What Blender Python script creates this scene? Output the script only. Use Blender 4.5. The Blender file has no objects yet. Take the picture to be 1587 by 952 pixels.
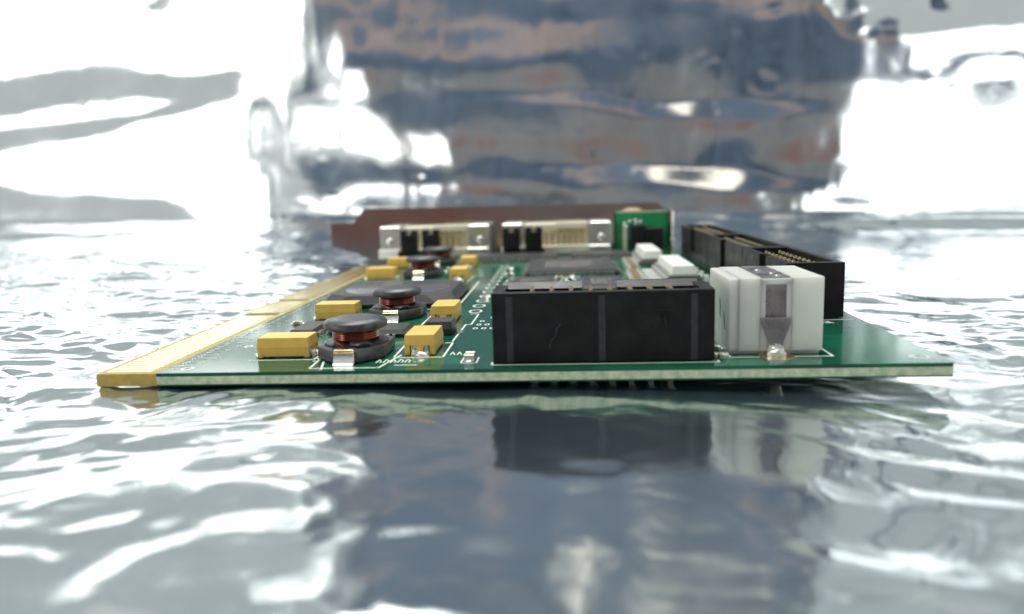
import bpy, bmesh, math, random
import numpy as np
from mathutils import Matrix, Vector

S = 0.001                       # the script is written in millimetres, the scene is in metres
rnd = random.Random(7)
scene = bpy.context.scene
C = scene.collection

# ------------------------------------------------------------------ camera
CARD_TILT = math.radians(1.05)   # the card leans: its slot edge lies on the film, the other edge stands on the header pins
CARD_Z = 1.95                    # height of the board's top surface at its slot edge
CARD_M = Matrix.Translation((0, 0, CARD_Z * S)) @ Matrix.Rotation(-CARD_TILT, 4, 'Y')

cam_data = bpy.data.cameras.new('camera')
cam_data.sensor_width = 36.0
cam_data.lens = 36.0 * 1200 / 1587
cam_data.clip_start = 0.002
cam_data.clip_end = 20.0
cam = bpy.data.objects.new('camera', cam_data)
C.objects.link(cam)
yaw, pitch, roll = 0.0727, 0.15675, -0.03048
fw = Vector((-math.sin(yaw) * math.cos(pitch), math.cos(yaw) * math.cos(pitch), -math.sin(pitch)))
rt = fw.cross(Vector((0, 0, 1))).normalized()
up = rt.cross(fw)
r2 = math.cos(roll) * rt + math.sin(roll) * up
u2 = -math.sin(roll) * rt + math.cos(roll) * up
cm = Matrix(((r2.x, u2.x, -fw.x), (r2.y, u2.y, -fw.y), (r2.z, u2.z, -fw.z))).to_4x4()
cm.translation = Vector((60.76, -93.27, 22.54)) * S
cam.matrix_world = CARD_M @ cm
cam_data.dof.use_dof = True
cam_data.dof.focus_distance = 0.118
cam_data.dof.aperture_fstop = 21.0
scene.camera = cam

# ------------------------------------------------------------------ world and lamps
world = bpy.data.worlds.new('World')
scene.world = world
world.use_nodes = True
bg = world.node_tree.nodes['Background']
bg.inputs['Color'].default_value = (0.95, 1.0, 0.985, 1)
bg.inputs['Strength'].default_value = 0.60

def lamp(name, loc, target, sx, sy, radiance, color):
    d = bpy.data.lights.new(name, 'AREA')
    d.shape = 'RECTANGLE'
    d.size, d.size_y = sx * S, sy * S
    d.energy = radiance * math.pi * (sx * S) * (sy * S)
    d.color = color
    o = bpy.data.objects.new(name, d)
    C.objects.link(o)
    o.location = Vector(loc) * S
    v = (Vector(target) - Vector(loc)).normalized()
    o.rotation_euler = v.to_track_quat('-Z', 'Y').to_euler()
    return o

lamp('window_lamp_left', (-1300, -470, 260), (-1300, 400, 260), 1300, 700, 3.2, (1.0, 1.0, 0.97))
lamp('low_reflection_lamp_left', (-395, -470, 15), (-395, 400, 15), 290, 190, 2.6, (1.0, 1.0, 0.97))  # second lamp added to carry the white reflection lower and nearer the middle
lamp('window_lamp_right', (1130, -470, 195), (1130, 400, 195), 1300, 550, 2.7, (0.97, 1.0, 1.0))
lamp('ceiling_lamp', (-60, 180, 900), (40, 90, 0), 620, 420, 12.5, (1.0, 0.99, 0.95))
lamp('warm_lamp', (290, -405, 690), (200, 480, 40), 150, 130, 1.9, (1.0, 0.87, 0.68))

scene.view_settings.view_transform = 'Standard'
scene.view_settings.look = 'None'
scene.view_settings.exposure = 0.0
scene.view_settings.gamma = 1.0
scene.render.engine = 'CYCLES'
scene.cycles.use_denoising = True
scene.cycles.max_bounces = 10
scene.cycles.glossy_bounces = 8
scene.cycles.caustics_reflective = True
scene.cycles.sample_clamp_indirect = 6.0

# ------------------------------------------------------------------ materials
def mat(name, color, rough=0.5, metal=0.0, coat=0.0, var=0.0, vscale=300.0, bump=0.0, bscale=900.0, rvar=0.0,
        sss=0.0, sss_r=0.002, color2=None, ior=1.5, trans=0.0, detail=4.0):
    m = bpy.data.materials.new(name)
    m.use_nodes = True
    nt = m.node_tree
    b = nt.nodes['Principled BSDF']
    b.inputs['Base Color'].default_value = (*color, 1)
    b.inputs['Roughness'].default_value = rough
    b.inputs['Metallic'].default_value = metal
    b.inputs['IOR'].default_value = ior
    b.inputs['Coat Weight'].default_value = coat
    b.inputs['Coat Roughness'].default_value = 0.06
    b.inputs['Transmission Weight'].default_value = trans
    if sss:
        b.inputs['Subsurface Weight'].default_value = sss
        b.inputs['Subsurface Radius'].default_value = (1, 1, 0.9)
        b.inputs['Subsurface Scale'].default_value = sss_r
    tc = nt.nodes.new('ShaderNodeTexCoord')
    if var or color2 or rvar:
        n = nt.nodes.new('ShaderNodeTexNoise')
        n.inputs['Scale'].default_value = vscale
        n.inputs['Detail'].default_value = detail
        n.inputs['Roughness'].default_value = 0.62
        nt.links.new(tc.outputs['Object'], n.inputs['Vector'])
        if var or color2:
            r = nt.nodes.new('ShaderNodeValToRGB')
            r.color_ramp.elements[0].position = 0.33
            r.color_ramp.elements[1].position = 0.68
            c2 = color2 or tuple(min(1.0, c * (1 + var)) for c in color)
            c1 = color if color2 else tuple(c * (1 - var) for c in color)
            r.color_ramp.elements[0].color = (*c1, 1)
            r.color_ramp.elements[1].color = (*c2, 1)
            nt.links.new(n.outputs['Fac'], r.inputs['Fac'])
            nt.links.new(r.outputs['Color'], b.inputs['Base Color'])
        if rvar:
            mr = nt.nodes.new('ShaderNodeMapRange')
            mr.inputs['From Min'].default_value = 0.3
            mr.inputs['From Max'].default_value = 0.7
            mr.inputs['To Min'].default_value = max(0.01, rough - rvar)
            mr.inputs['To Max'].default_value = rough + rvar
            nt.links.new(n.outputs['Fac'], mr.inputs['Value'])
            nt.links.new(mr.outputs['Result'], b.inputs['Roughness'])
    if bump:
        n2 = nt.nodes.new('ShaderNodeTexNoise')
        n2.inputs['Scale'].default_value = bscale
        n2.inputs['Detail'].default_value = 5.0
        nt.links.new(tc.outputs['Object'], n2.inputs['Vector'])
        bp = nt.nodes.new('ShaderNodeBump')
        bp.inputs['Strength'].default_value = 1.0
        bp.inputs['Distance'].default_value = bump
        nt.links.new(n2.outputs['Fac'], bp.inputs['Height'])
        nt.links.new(bp.outputs['Normal'], b.inputs['Normal'])
    return m

M = {}
M['film_floor'] = mat('film_floor', (0.77, 0.81, 0.81), 0.115, 1.0, var=0.05, vscale=40, bump=0.00006, bscale=240, rvar=0.04)
M['film_back'] = mat('film_back', (0.76, 0.79, 0.795), 0.11, 1.0, var=0.05, vscale=18, bump=0.00010, bscale=95, rvar=0.05)
def hazy(m, fac, color):
    nt = m.node_tree
    out = next(n for n in nt.nodes if n.type == 'OUTPUT_MATERIAL'); b = nt.nodes['Principled BSDF']
    d = nt.nodes.new('ShaderNodeBsdfDiffuse'); d.inputs['Color'].default_value = (*color, 1)
    mx = nt.nodes.new('ShaderNodeMixShader'); mx.inputs['Fac'].default_value = fac
    nt.links.new(b.outputs['BSDF'], mx.inputs[1]); nt.links.new(d.outputs['BSDF'], mx.inputs[2])
    nt.links.new(mx.outputs['Shader'], out.inputs['Surface'])
hazy(M['film_floor'], 0.035, (0.34, 0.48, 0.62)); hazy(M['film_back'], 0.03, (0.36, 0.46, 0.58))
M['laminate'] = mat('laminate_edge', (0.30, 0.40, 0.26), 0.55, var=0.35, vscale=900, bump=0.00003, color2=(0.62, 0.66, 0.47))
M['tab_laminate'] = mat('tab_laminate', (0.42, 0.30, 0.06), 0.5, var=0.2, vscale=500)
M['gold'] = mat('gold_plate', (0.90, 0.78, 0.48), 0.20, 1.0, rvar=0.06, vscale=400)
M['brass'] = mat('brass_pin', (0.62, 0.43, 0.14), 0.3, 1.0)
M['tail'] = mat('pin_tail', (0.40, 0.40, 0.34), 0.42, 1.0, var=0.2, vscale=900)
M['silk'] = mat('silkscreen_ink', (0.74, 0.78, 0.72), 0.55, var=0.12, vscale=1500)
M['tin'] = mat('tinned_metal', (0.74, 0.74, 0.70), 0.28, 1.0, bump=0.00004, bscale=1500, rvar=0.1, vscale=800)
M['solder'] = mat('solder', (0.90, 0.90, 0.87), 0.38, 0.85, bump=0.00012, bscale=1400)
M['cap_yellow'] = mat('moulded_yellow', (0.80, 0.51, 0.11), 0.42, var=0.08, vscale=500, bump=0.000012, bscale=2500)
M['ferrite'] = mat('ferrite', (0.050, 0.051, 0.056), 0.38, var=0.35, vscale=900, bump=0.00005, bscale=1100, rvar=0.12)
M['copper'] = mat('enamelled_copper', (0.24, 0.048, 0.016), 0.22, 0.75, coat=0.6, rvar=0.08, vscale=900)
M['black_plastic'] = mat('black_plastic', (0.010, 0.0105, 0.011), 0.36, var=0.3, vscale=350, bump=0.000012, bscale=1800, rvar=0.10)
M['black_panel'] = mat('black_panel', (0.013, 0.0135, 0.014), 0.55, var=0.3, vscale=700)
M['black_rib'] = mat('black_rib', (0.030, 0.032, 0.034), 0.5, var=0.3, vscale=700)
M['chip'] = mat('chip_mould', (0.036, 0.036, 0.038), 0.42, var=0.2, vscale=900, bump=0.00002, bscale=3000)
M['chip_top'] = mat('chip_polish', (0.10, 0.105, 0.115), 0.22, var=0.12, vscale=300)
M['print'] = mat('chip_print', (0.20, 0.19, 0.17), 0.6)
M['nylon'] = mat('white_nylon', (0.86, 0.88, 0.80), 0.30, trans=0.25, sss=0.6, sss_r=0.0022, var=0.04, vscale=200, bump=0.000015, bscale=1200)
M['white_plastic'] = mat('white_plastic', (0.74, 0.76, 0.72), 0.4, sss=0.2, sss_r=0.001, var=0.04, vscale=300)
M['grey_plastic'] = mat('grey_plastic', (0.20, 0.205, 0.19), 0.45, var=0.2, vscale=600)
M['cream'] = mat('cream_plastic', (0.80, 0.75, 0.58), 0.42, var=0.06, vscale=300)
M['steel'] = mat('bracket_steel', (0.46, 0.45, 0.44), 0.13, 1.0, rvar=0.05, vscale=60, bump=0.00002, bscale=120)
M['clip_steel'] = mat('clip_steel', (0.46, 0.43, 0.42), 0.30, 1.0, var=0.15, vscale=400, rvar=0.08, bump=0.00002, bscale=500)
M['shell'] = mat('connector_shell', (0.66, 0.65, 0.60), 0.33, 0.9, var=0.1, vscale=300, bump=0.00003, bscale=500)
M['mask2'] = mat('module_green', (0.010, 0.25, 0.085), 0.3, coat=0.4, var=0.12, vscale=300)
M['ceramic'] = mat('ceramic_tan', (0.46, 0.33, 0.20), 0.45, var=0.2, vscale=900)
M['resistor'] = mat('resistor_black', (0.03, 0.03, 0.032), 0.35)
M['via_dark'] = mat('via_barrel', (0.05, 0.07, 0.05), 0.5)
M['mask_tint'] = mat('pad_clearance', (0.075, 0.14, 0.035), 0.22, coat=0.3, var=0.2, vscale=500)

def solder_mask():
    m = bpy.data.materials.new('green_solder_mask')
    m.use_nodes = True
    nt = m.node_tree; L = nt.links.new
    b = nt.nodes['Principled BSDF']
    b.inputs['Roughness'].default_value = 0.10
    b.inputs['IOR'].default_value = 1.68
    tc = nt.nodes.new('ShaderNodeTexCoord')
    # copper pours: lighter and darker regions with straight edges, and fine parallel tracks
    mp = nt.nodes.new('ShaderNodeMapping'); L(tc.outputs['Object'], mp.inputs['Vector'])
    mp.inputs['Scale'].default_value = (1, 0.55, 1)
    vo = nt.nodes.new('ShaderNodeTexVoronoi'); vo.distance = 'CHEBYCHEV'; vo.inputs['Scale'].default_value = 75
    L(mp.outputs['Vector'], vo.inputs['Vector'])
    br = nt.nodes.new('ShaderNodeTexBrick')
    br.inputs['Scale'].default_value = 260; br.inputs['Mortar Size'].default_value = 0.06
    br.inputs['Brick Width'].default_value = 5.5; br.inputs['Row Height'].default_value = 0.28
    L(tc.outputs['Object'], br.inputs['Vector'])
    no = nt.nodes.new('ShaderNodeTexNoise'); no.inputs['Scale'].default_value = 140; no.inputs['Detail'].default_value = 5
    L(tc.outputs['Object'], no.inputs['Vector'])
    sep = nt.nodes.new('ShaderNodeSeparateColor'); L(vo.outputs['Color'], sep.inputs['Color'])
    r1 = nt.nodes.new('ShaderNodeValToRGB'); L(sep.outputs['Red'], r1.inputs['Fac'])
    r1.color_ramp.interpolation = 'CONSTANT'
    r1.color_ramp.elements[0].color = (0.006, 0.105, 0.058, 1)
    r1.color_ramp.elements[1].position = 0.5
    r1.color_ramp.elements[1].color = (0.010, 0.150, 0.082, 1)
    e = r1.color_ramp.elements.new(0.8); e.color = (0.018, 0.175, 0.098, 1)
    mx = nt.nodes.new('ShaderNodeMix'); mx.data_type = 'RGBA'; mx.blend_type = 'MULTIPLY'
    mx.inputs['Factor'].default_value = 0.30
    L(r1.outputs['Color'], mx.inputs['A']); L(br.outputs['Color'], mx.inputs['B'])
    mx2 = nt.nodes.new('ShaderNodeMix'); mx2.data_type = 'RGBA'; mx2.blend_type = 'OVERLAY'
    mx2.inputs['Factor'].default_value = 0.35
    L(mx.outputs['Result'], mx2.inputs['A']); L(no.outputs['Fac'], mx2.inputs['B'])
    L(mx2.outputs['Result'], b.inputs['Base Color'])
    bp = nt.nodes.new('ShaderNodeBump'); bp.inputs['Distance'].default_value = 0.000012; bp.inputs['Strength'].default_value = 0.2
    L(br.outputs['Fac'], bp.inputs['Height']); L(bp.outputs['Normal'], b.inputs['Normal'])
    return m
M['mask'] = solder_mask()

STAND_IN_BANDS = ((0.225, (0.20, 0.185, 0.185)), (0.31, (0.19, 0.185, 0.19)), (0.35, (0.068, 0.10, 0.155)), (0.51, (0.062, 0.094, 0.15)),
               (0.54, (0.27, 0.205, 0.185)), (0.60, (0.25, 0.19, 0.175)), (0.64, (0.065, 0.095, 0.15)))
def stand_in_mat():  # colours of the added sheet, stacked by height for the tones they mirror
    m = bpy.data.materials.new('dark_stand_in')
    m.use_nodes = True
    nt = m.node_tree; L = nt.links.new
    b = nt.nodes['Principled BSDF']; b.inputs['Roughness'].default_value = 0.9
    tc = nt.nodes.new('ShaderNodeTexCoord')
    no = nt.nodes.new('ShaderNodeTexNoise'); no.inputs['Scale'].default_value = 5.0; no.inputs['Detail'].default_value = 3.0
    L(tc.outputs['Object'], no.inputs['Vector'])
    sx = nt.nodes.new('ShaderNodeSeparateXYZ'); L(tc.outputs['Object'], sx.inputs['Vector'])
    ad = nt.nodes.new('ShaderNodeMath'); ad.operation = 'MULTIPLY_ADD'; ad.inputs[1].default_value = 0.34; L(no.outputs['Fac'], ad.inputs[0]); L(sx.outputs['Z'], ad.inputs[2])
    r = nt.nodes.new('ShaderNodeValToRGB'); L(ad.outputs[0], r.inputs['Fac'])
    r.color_ramp.elements[0].position = 0.19; r.color_ramp.elements[0].color = (0.22, 0.10, 0.08, 1)
    r.color_ramp.elements[1].position = 0.95; r.color_ramp.elements[1].color = (0.06, 0.085, 0.13, 1)
    for p_, c_ in STAND_IN_BANDS:
        e = r.color_ramp.elements.new(p_); e.color = (*c_, 1)
    L(r.outputs['Color'], b.inputs['Base Color'])
    return m
M['reflected_stand_in'] = stand_in_mat()
for k_ in ('black_plastic', 'black_panel', 'black_rib'):
    M[k_].node_tree.nodes['Principled BSDF'].inputs['Specular IOR Level'].default_value = 0.3

# ------------------------------------------------------------------ mesh helpers (millimetres)
class MB:
    def __init__(self):
        self.bm = bmesh.new()
    def _merge(self, b2):
        me = bpy.data.meshes.new('tmp'); b2.to_mesh(me); b2.free()
        self.bm.from_mesh(me); bpy.data.meshes.remove(me)
    def box(self, x0, x1, y0, y1, z0, z1, bev=0.0, seg=1):
        b = bmesh.new()
        bmesh.ops.create_cube(b, size=1.0)
        for v in b.verts:
            v.co = Vector(((x0 + x1) / 2 + v.co.x * (x1 - x0), (y0 + y1) / 2 + v.co.y * (y1 - y0), (z0 + z1) / 2 + v.co.z * (z1 - z0)))
        if bev:
            bmesh.ops.bevel(b, geom=b.edges[:], offset=bev, segments=seg, affect='EDGES', profile=0.6)
        self._merge(b); return self
    def frustum(self, r0, z0, r1, z1, bev=0.0):
        """r = (x0,x1,y0,y1) at z0 and at z1"""
        b = bmesh.new()
        lo = [b.verts.new((x, y, z0)) for x, y in ((r0[0], r0[2]), (r0[1], r0[2]), (r0[1], r0[3]), (r0[0], r0[3]))]
        hi = [b.verts.new((x, y, z1)) for x, y in ((r1[0], r1[2]), (r1[1], r1[2]), (r1[1], r1[3]), (r1[0], r1[3]))]
        b.faces.new(lo[::-1]); b.faces.new(hi)
        for i in range(4):
            b.faces.new((lo[i], lo[(i + 1) % 4], hi[(i + 1) % 4], hi[i]))
        if bev:
            bmesh.ops.bevel(b, geom=b.edges[:], offset=bev, segments=1, affect='EDGES')
        self._merge(b); return self
    def prism(self, pts, z0, z1, top=None, bev=0.0, axis='z'):
        b = bmesh.new()
        top = top or pts
        def P(p, z):
            return (p[0], p[1], z) if axis == 'z' else ((p[0], z, p[1]) if axis == 'y' else (z, p[0], p[1]))
        lo = [b.verts.new(P(p, z0)) for p in pts]; hi = [b.verts.new(P(p, z1)) for p in top]
        b.faces.new(lo[::-1]); b.faces.new(hi)
        n = len(pts)
        for i in range(n):
            b.faces.new((lo[i], lo[(i + 1) % n], hi[(i + 1) % n], hi[i]))
        bmesh.ops.recalc_face_normals(b, faces=b.faces[:])
        if bev:
            bmesh.ops.bevel(b, geom=b.edges[:], offset=bev, segments=1, affect='EDGES')
        self._merge(b); return self
    def lathe(self, prof, cx=0, cy=0, n=40, sx=1.0, sy=1.0):
        b = bmesh.new(); rings = []
        for r, z in prof:
            if r < 1e-6:
                rings.append([b.verts.new((cx, cy, z))])
            else:
                rings.append([b.verts.new((cx + r * sx * math.cos(2 * math.pi * k / n), cy + r * sy * math.sin(2 * math.pi * k / n), z)) for k in range(n)])
        for a, c in zip(rings, rings[1:]):
            for k in range(n):
                q = [a[k % len(a)], a[(k + 1) % len(a)], c[(k + 1) % len(c)], c[k % len(c)]]
                q = list(dict.fromkeys(q))
                if len(q) > 2: b.faces.new(q)
        bmesh.ops.recalc_face_normals(b, faces=b.faces[:])
        self._merge(b); return self
    def tube(self, path, r, n=8, closed=False):
        b = bmesh.new(); P = [Vector(p) for p in path]; m = len(P); rings = []
        for i in range(m):
            a = P[(i - 1) % m] if (closed or i > 0) else P[i]
            c = P[(i + 1) % m] if (closed or i < m - 1) else P[i]
            t = (c - a).normalized()
            u = t.cross(Vector((0, 0, 1)))
            if u.length < 1e-4: u = t.cross(Vector((1, 0, 0)))
            u.normalize(); w = t.cross(u)
            rings.append([b.verts.new(P[i] + r * (math.cos(2 * math.pi * k / n) * u + math.sin(2 * math.pi * k / n) * w)) for k in range(n)])
        for i in range(m if closed else m - 1):
            a, c = rings[i], rings[(i + 1) % m]
            for k in range(n):
                b.faces.new((a[k], a[(k + 1) % n], c[(k + 1) % n], c[k]))
        if not closed:
            b.faces.new(rings[0][::-1]); b.faces.new(rings[-1])
        bmesh.ops.recalc_face_normals(b, faces=b.faces[:])
        self._merge(b); return self
    def blob(self, c, s, seed=0, jit=0.18, sub=2):
        b = bmesh.new(); rr = random.Random(seed)
        bmesh.ops.create_icosphere(b, subdivisions=sub, radius=1.0)
        for v in b.verts:
            k = 1 + rr.uniform(-jit, jit)
            v.co = Vector((c[0] + v.co.x * s[0] * k, c[1] + v.co.y * s[1] * k, c[2] + v.co.z * s[2] * k))
        self._merge(b); return self
    def ring(self, cx, cy, rx, ry, w, z0, z1, n=28):
        b = bmesh.new(); R = []
        for (a, c, z) in ((rx, ry, z0), (rx, ry, z1), (rx - w, ry - w, z1), (rx - w, ry - w, z0)):
            R.append([b.verts.new((cx + a * math.cos(2 * math.pi * k / n), cy + c * math.sin(2 * math.pi * k / n), z)) for k in range(n)])
        for i in range(4):
            a, c = R[i], R[(i + 1) % 4]
            for k in range(n):
                b.faces.new((a[k], a[(k + 1) % n], c[(k + 1) % n], c[k]))
        bmesh.ops.recalc_face_normals(b, faces=b.faces[:])
        self._merge(b); return self
    def stroke(self, pts, w, z0, z1):
        for p, q in zip(pts, pts[1:]):
            d = Vector((q[0] - p[0], q[1] - p[1])); L = d.length; d /= L
            n = Vector((-d.y, d.x)) * w / 2; e = d * w / 2
            a = Vector(p) - e; c = Vector(q) + e
            self.prism([tuple(a - n), tuple(c - n), tuple(c + n), tuple(a + n)], z0, z1)
        return self
    def build(self, name, m, parent=None, loc=(0, 0, 0), rz=0.0, label=None, smooth=False, kind=None):
        me = bpy.data.meshes.new(name)
        for v in self.bm.verts: v.co *= S
        self.bm.to_mesh(me); self.bm.free()
        return place(name, me, m, parent, loc, rz, label, smooth, kind)

def place(name, me, m, parent=None, loc=(0, 0, 0), rz=0.0, label=None, smooth=False, kind=None):
    if m and not me.materials: me.materials.append(M[m])
    if smooth:
        me.polygons.foreach_set('use_smooth', [True] * len(me.polygons))
        try: me.set_sharp_from_angle(angle=math.radians(38))
        except Exception: pass
    o = bpy.data.objects.new(name, me); C.objects.link(o)
    o.location = Vector(loc) * S; o.rotation_euler.z = rz
    if parent: o.parent = parent
    if label: o['label'] = label
    if kind: o['kind'] = kind
    return o

def clone(o, loc=None, rz=None, parent=None, label=None):
    c = o.copy(); C.objects.link(c)
    if parent is not None: c.parent = parent
    if loc is not None: c.location = Vector(loc) * S
    if rz is not None: c.rotation_euler.z = rz
    if 'label' in c: del c['label']
    if label: c['label'] = label
    for ch in o.children:
        d = ch.copy(); C.objects.link(d); d.parent = c
    return c

# ------------------------------------------------------------------ setting: the metallised film
def vnoise(x, y, seed):
    """smooth value noise in -1..1 on numpy arrays (lattice spacing 1)"""
    r = np.random.RandomState(seed).uniform(-1, 1, (256, 256))
    xi = np.floor(x).astype(int); yi = np.floor(y).astype(int)
    fx = x - xi; fy = y - yi
    fx = fx * fx * fx * (fx * (fx * 6 - 15) + 10); fy = fy * fy * fy * (fy * (fy * 6 - 15) + 10)
    g = lambda a, b: r[a & 255, b & 255]
    return (g(xi, yi) * (1 - fx) + g(xi + 1, yi) * fx) * (1 - fy) + (g(xi, yi + 1) * (1 - fx) + g(xi + 1, yi + 1) * fx) * fy

def sstep(a, b, x):
    t = np.clip((x - a) / (b - a), 0, 1)
    return t * t * (3 - 2 * t)

def bell(x, c, w):
    return np.exp(-((x - c) / w) ** 2)

def grid_mesh(name, X, Y, Z, m, smooth=True):
    ny, nx = X.shape
    co = np.stack([X, Y, Z], -1).reshape(-1, 3) * S
    idx = np.arange(nx * ny).reshape(ny, nx)
    f = np.stack([idx[:-1, :-1], idx[:-1, 1:], idx[1:, 1:], idx[1:, :-1]], -1).reshape(-1, 4)
    me = bpy.data.meshes.new(name)
    me.vertices.add(len(co)); me.vertices.foreach_set('co', co.astype(np.float32).ravel())
    me.loops.add(f.size); me.loops.foreach_set('vertex_index', f.astype(np.int32).ravel())
    me.polygons.add(len(f)); me.polygons.foreach_set('loop_start', np.arange(0, f.size, 4, dtype=np.int32))
    me.polygons.foreach_set('loop_total', np.full(len(f), 4, dtype=np.int32))
    me.update(); me.validate()
    me.materials.append(M[m])
    me.polygons.foreach_set('use_smooth', [True] * len(me.polygons))
    o = bpy.data.objects.new(name, me); C.objects.link(o)
    o['kind'] = 'structure'
    return o

def rn(X, Y, sx, sy, ang, seed):
    c, s_ = math.cos(ang), math.sin(ang)
    return vnoise((X * c + Y * s_) / sx + 7.3, (-X * s_ + Y * c) / sy + 3.1, seed)

def floor_height(X, Y):
    wx = X + 7 * rn(X, Y, 37, 33, 0.5, 11) + 2.0 * rn(X, Y, 11, 11, 0.9, 13); wy = Y + 7 * rn(X, Y, 37, 33, 1.1, 12) + 2.0 * rn(X, Y, 11, 11, 0.2, 14)
    big = rn(wx, wy, 70, 52, 0.3, 1) + 0.5 * rn(wx, wy, 36, 30, -0.4, 2)
    cr = 1 - np.abs(rn(wx, wy, 24, 17, 0.25, 3)) * 2
    cr2 = 1 - np.abs(rn(wx, wy, 11, 8, -0.3, 4)) * 2
    cr3 = 1 - np.abs(rn(wx, wy, 5.5, 4.2, 0.15, 6)) * 2
    fine = rn(wx, wy, 2.6, 2.2, 0.6, 5)
    ax = (X - 60) / np.clip(Y + 95, 30, None)          # the film is smoothest along a strip in front of the card
    lf, rf = 1 - sstep(-0.36, -0.12, ax), sstep(0.18, 0.36, ax)
    left = 1 - sstep(-5, 40, X); right = sstep(108, 135, X)
    near = 1 - sstep(-35, 2, Y)
    rough = 0.20 + 0.80 * np.maximum(left, right * 0.8)
    rough = rough * (1 - near) + near * (0.14 + 0.55 * np.maximum(lf, rf))
    rough = rough / (1 + np.clip(Y - 30, 0, None) / np.where(X > 60, 90.0, 260.0))
    h = 0.80 * big * (0.35 + 0.65 * rough) + 0.50 * cr * rough * (1 - 0.7 * near) + 0.34 * cr2 * rough * (1 - 0.3 * near) + 0.13 * cr3 * rough + 0.018 * fine * rough * (1 - near)
    h = h + rough * (1 - 0.5 * near) * (0.30 * (1 - np.abs(rn(wx, wy, 9, 6.5, 0.7, 15))) ** 6 - 0.30 * (1 - np.abs(rn(wx, wy, 10, 7, -0.5, 16))) ** 6 + 0.12 * (1 - np.abs(rn(wx, wy, 4.4, 3.4, 0.2, 17))) ** 5)
    sgn = np.tanh((X - 60) / 8.0)
    rip = 0.42 * rn(wx + 0.6 * sgn * wy, wy, 9.5, 5.0, 0.0, 8) + 0.20 * rn(wx, wy, 5.2, 3.4, 0.3, 9)
    front = 1 - sstep(-22, 3, Y)
    h = h + front * (0.09 + 0.62 * np.maximum(lf, rf)) * rip
    # long soft rolls of the film where it lies behind the card
    far = sstep(215, 260, Y)
    far = far * (1.3 + 1.7 * sstep(70, 130, X))
    y1 = 305 + 10 * vnoise(X / 160, X * 0, 21)
    h = h + far * 2.2 * bell(Y, y1, 20 + 5 * vnoise(X / 90, X * 0, 22))
    h += far * 2.6 * bell(Y, 385 + 14 * vnoise(X / 190, X * 0, 23), 24)
    h += far * 1.8 * bell(Y, 455 + 8 * vnoise(X / 120, X * 0, 24), 16)
    # the card rests on it: pressed down below the board
    inside = sstep(-9, 1, X) * (1 - sstep(106, 114, X)) * sstep(-9, 0, Y) * (1 - sstep(168, 178, Y))
    cap = CARD_Z - 1.6 - 0.12 + np.clip(X, 0, 107) * math.tan(CARD_TILT)
    lim = np.minimum(h, np.minimum(cap, 0.45))
    return h * (1 - inside) + lim * inside

xs = np.concatenate([np.linspace(-900, -170, 110)[:-1], np.linspace(-170, 290, 620), np.linspace(290, 1100, 120)[1:]])
ys = np.concatenate([np.linspace(-180, -60, 60)[:-1], np.linspace(-60, 60, 260)[:-1], np.linspace(60, 260, 220)[:-1], np.linspace(260, 540, 170)])
FX, FY = np.meshgrid(xs, ys)
floor = grid_mesh('floor', FX, FY, floor_height(FX, FY), 'film_floor')
floor['label'] = 'crinkled silver metallised film spread under the circuit card'

# backdrop: the same film hung upright; its creases are a height field built from vertical slopes
YB = 500.0
bx = np.linspace(-900, 1050, 620); bz = np.concatenate([np.linspace(-12, 190, 420)[:-1], np.linspace(190, 620, 130)])
BX, BZ = np.meshgrid(bx, bz)
def back_slope(X, Z):
    n0 = vnoise(X / 280, Z / 26, 34); n1 = vnoise(X / 130, Z / 34, 31); n2 = vnoise(X / 60, Z / 17, 32); n3 = vnoise(X / 30, Z / 9, 33)
    s = 0.065 * n0 + 0.030 * n1 + 0.020 * n2 + 0.010 * n3
    low = 1 - sstep(165, 215, Z)                       # the folds die out above the picture
    w = X + 22 * n1 + 8 * n2
    # left: a fold that rises towards the middle of the film and a narrower one below it
    lf = 1 - sstep(-245, -110, w)
    c1 = 101 + 0.09 * (X + 230) + 4 * n2
    wid = 14 + 22 * sstep(-205, -350, X)
    s = s * (1 - 0.55 * lf) * (1 - 0.6 * sstep(240, 330, w))
    s += lf * 0.32 * np.exp(-((Z - c1) / wid) ** 4)
    s -= lf * 0.20 * bell(Z, c1 - 4, wid * 0.26) * sstep(-235, -300, w)
    s += (1 - sstep(-250, -170, w)) * 0.36 * bell(Z, 9 + 0.06 * (-250 - X), 11 + 0.05 * np.clip(-250 - X, 0, 200))
    # right: grey at the top corner
    rf = sstep(240, 330, w)
    s += rf * 0.24 * sstep(122, 138, Z + 6 * n2) * sstep(-0.15, 0.25, n1 + 0.5 * n3) * low
    # middle: creases that catch the warm lamp
    for (xc, xw, zc, zw, a) in ((140, 75, 82, 6.0, 0.262), (160, 80, 27, 7.0, 0.335)):
        zz = zc + 0.06 * (xc - X) + 5.0 * n2 + 1.5 * n3
        q = np.exp(-((w + 6 * n2 - xc) / xw) ** 2) * np.exp(-((Z - zz) / zw) ** 8)
        s = s * (1 - 0.97 * q) + (a + 0.006 * n3) * q
    return s
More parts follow.
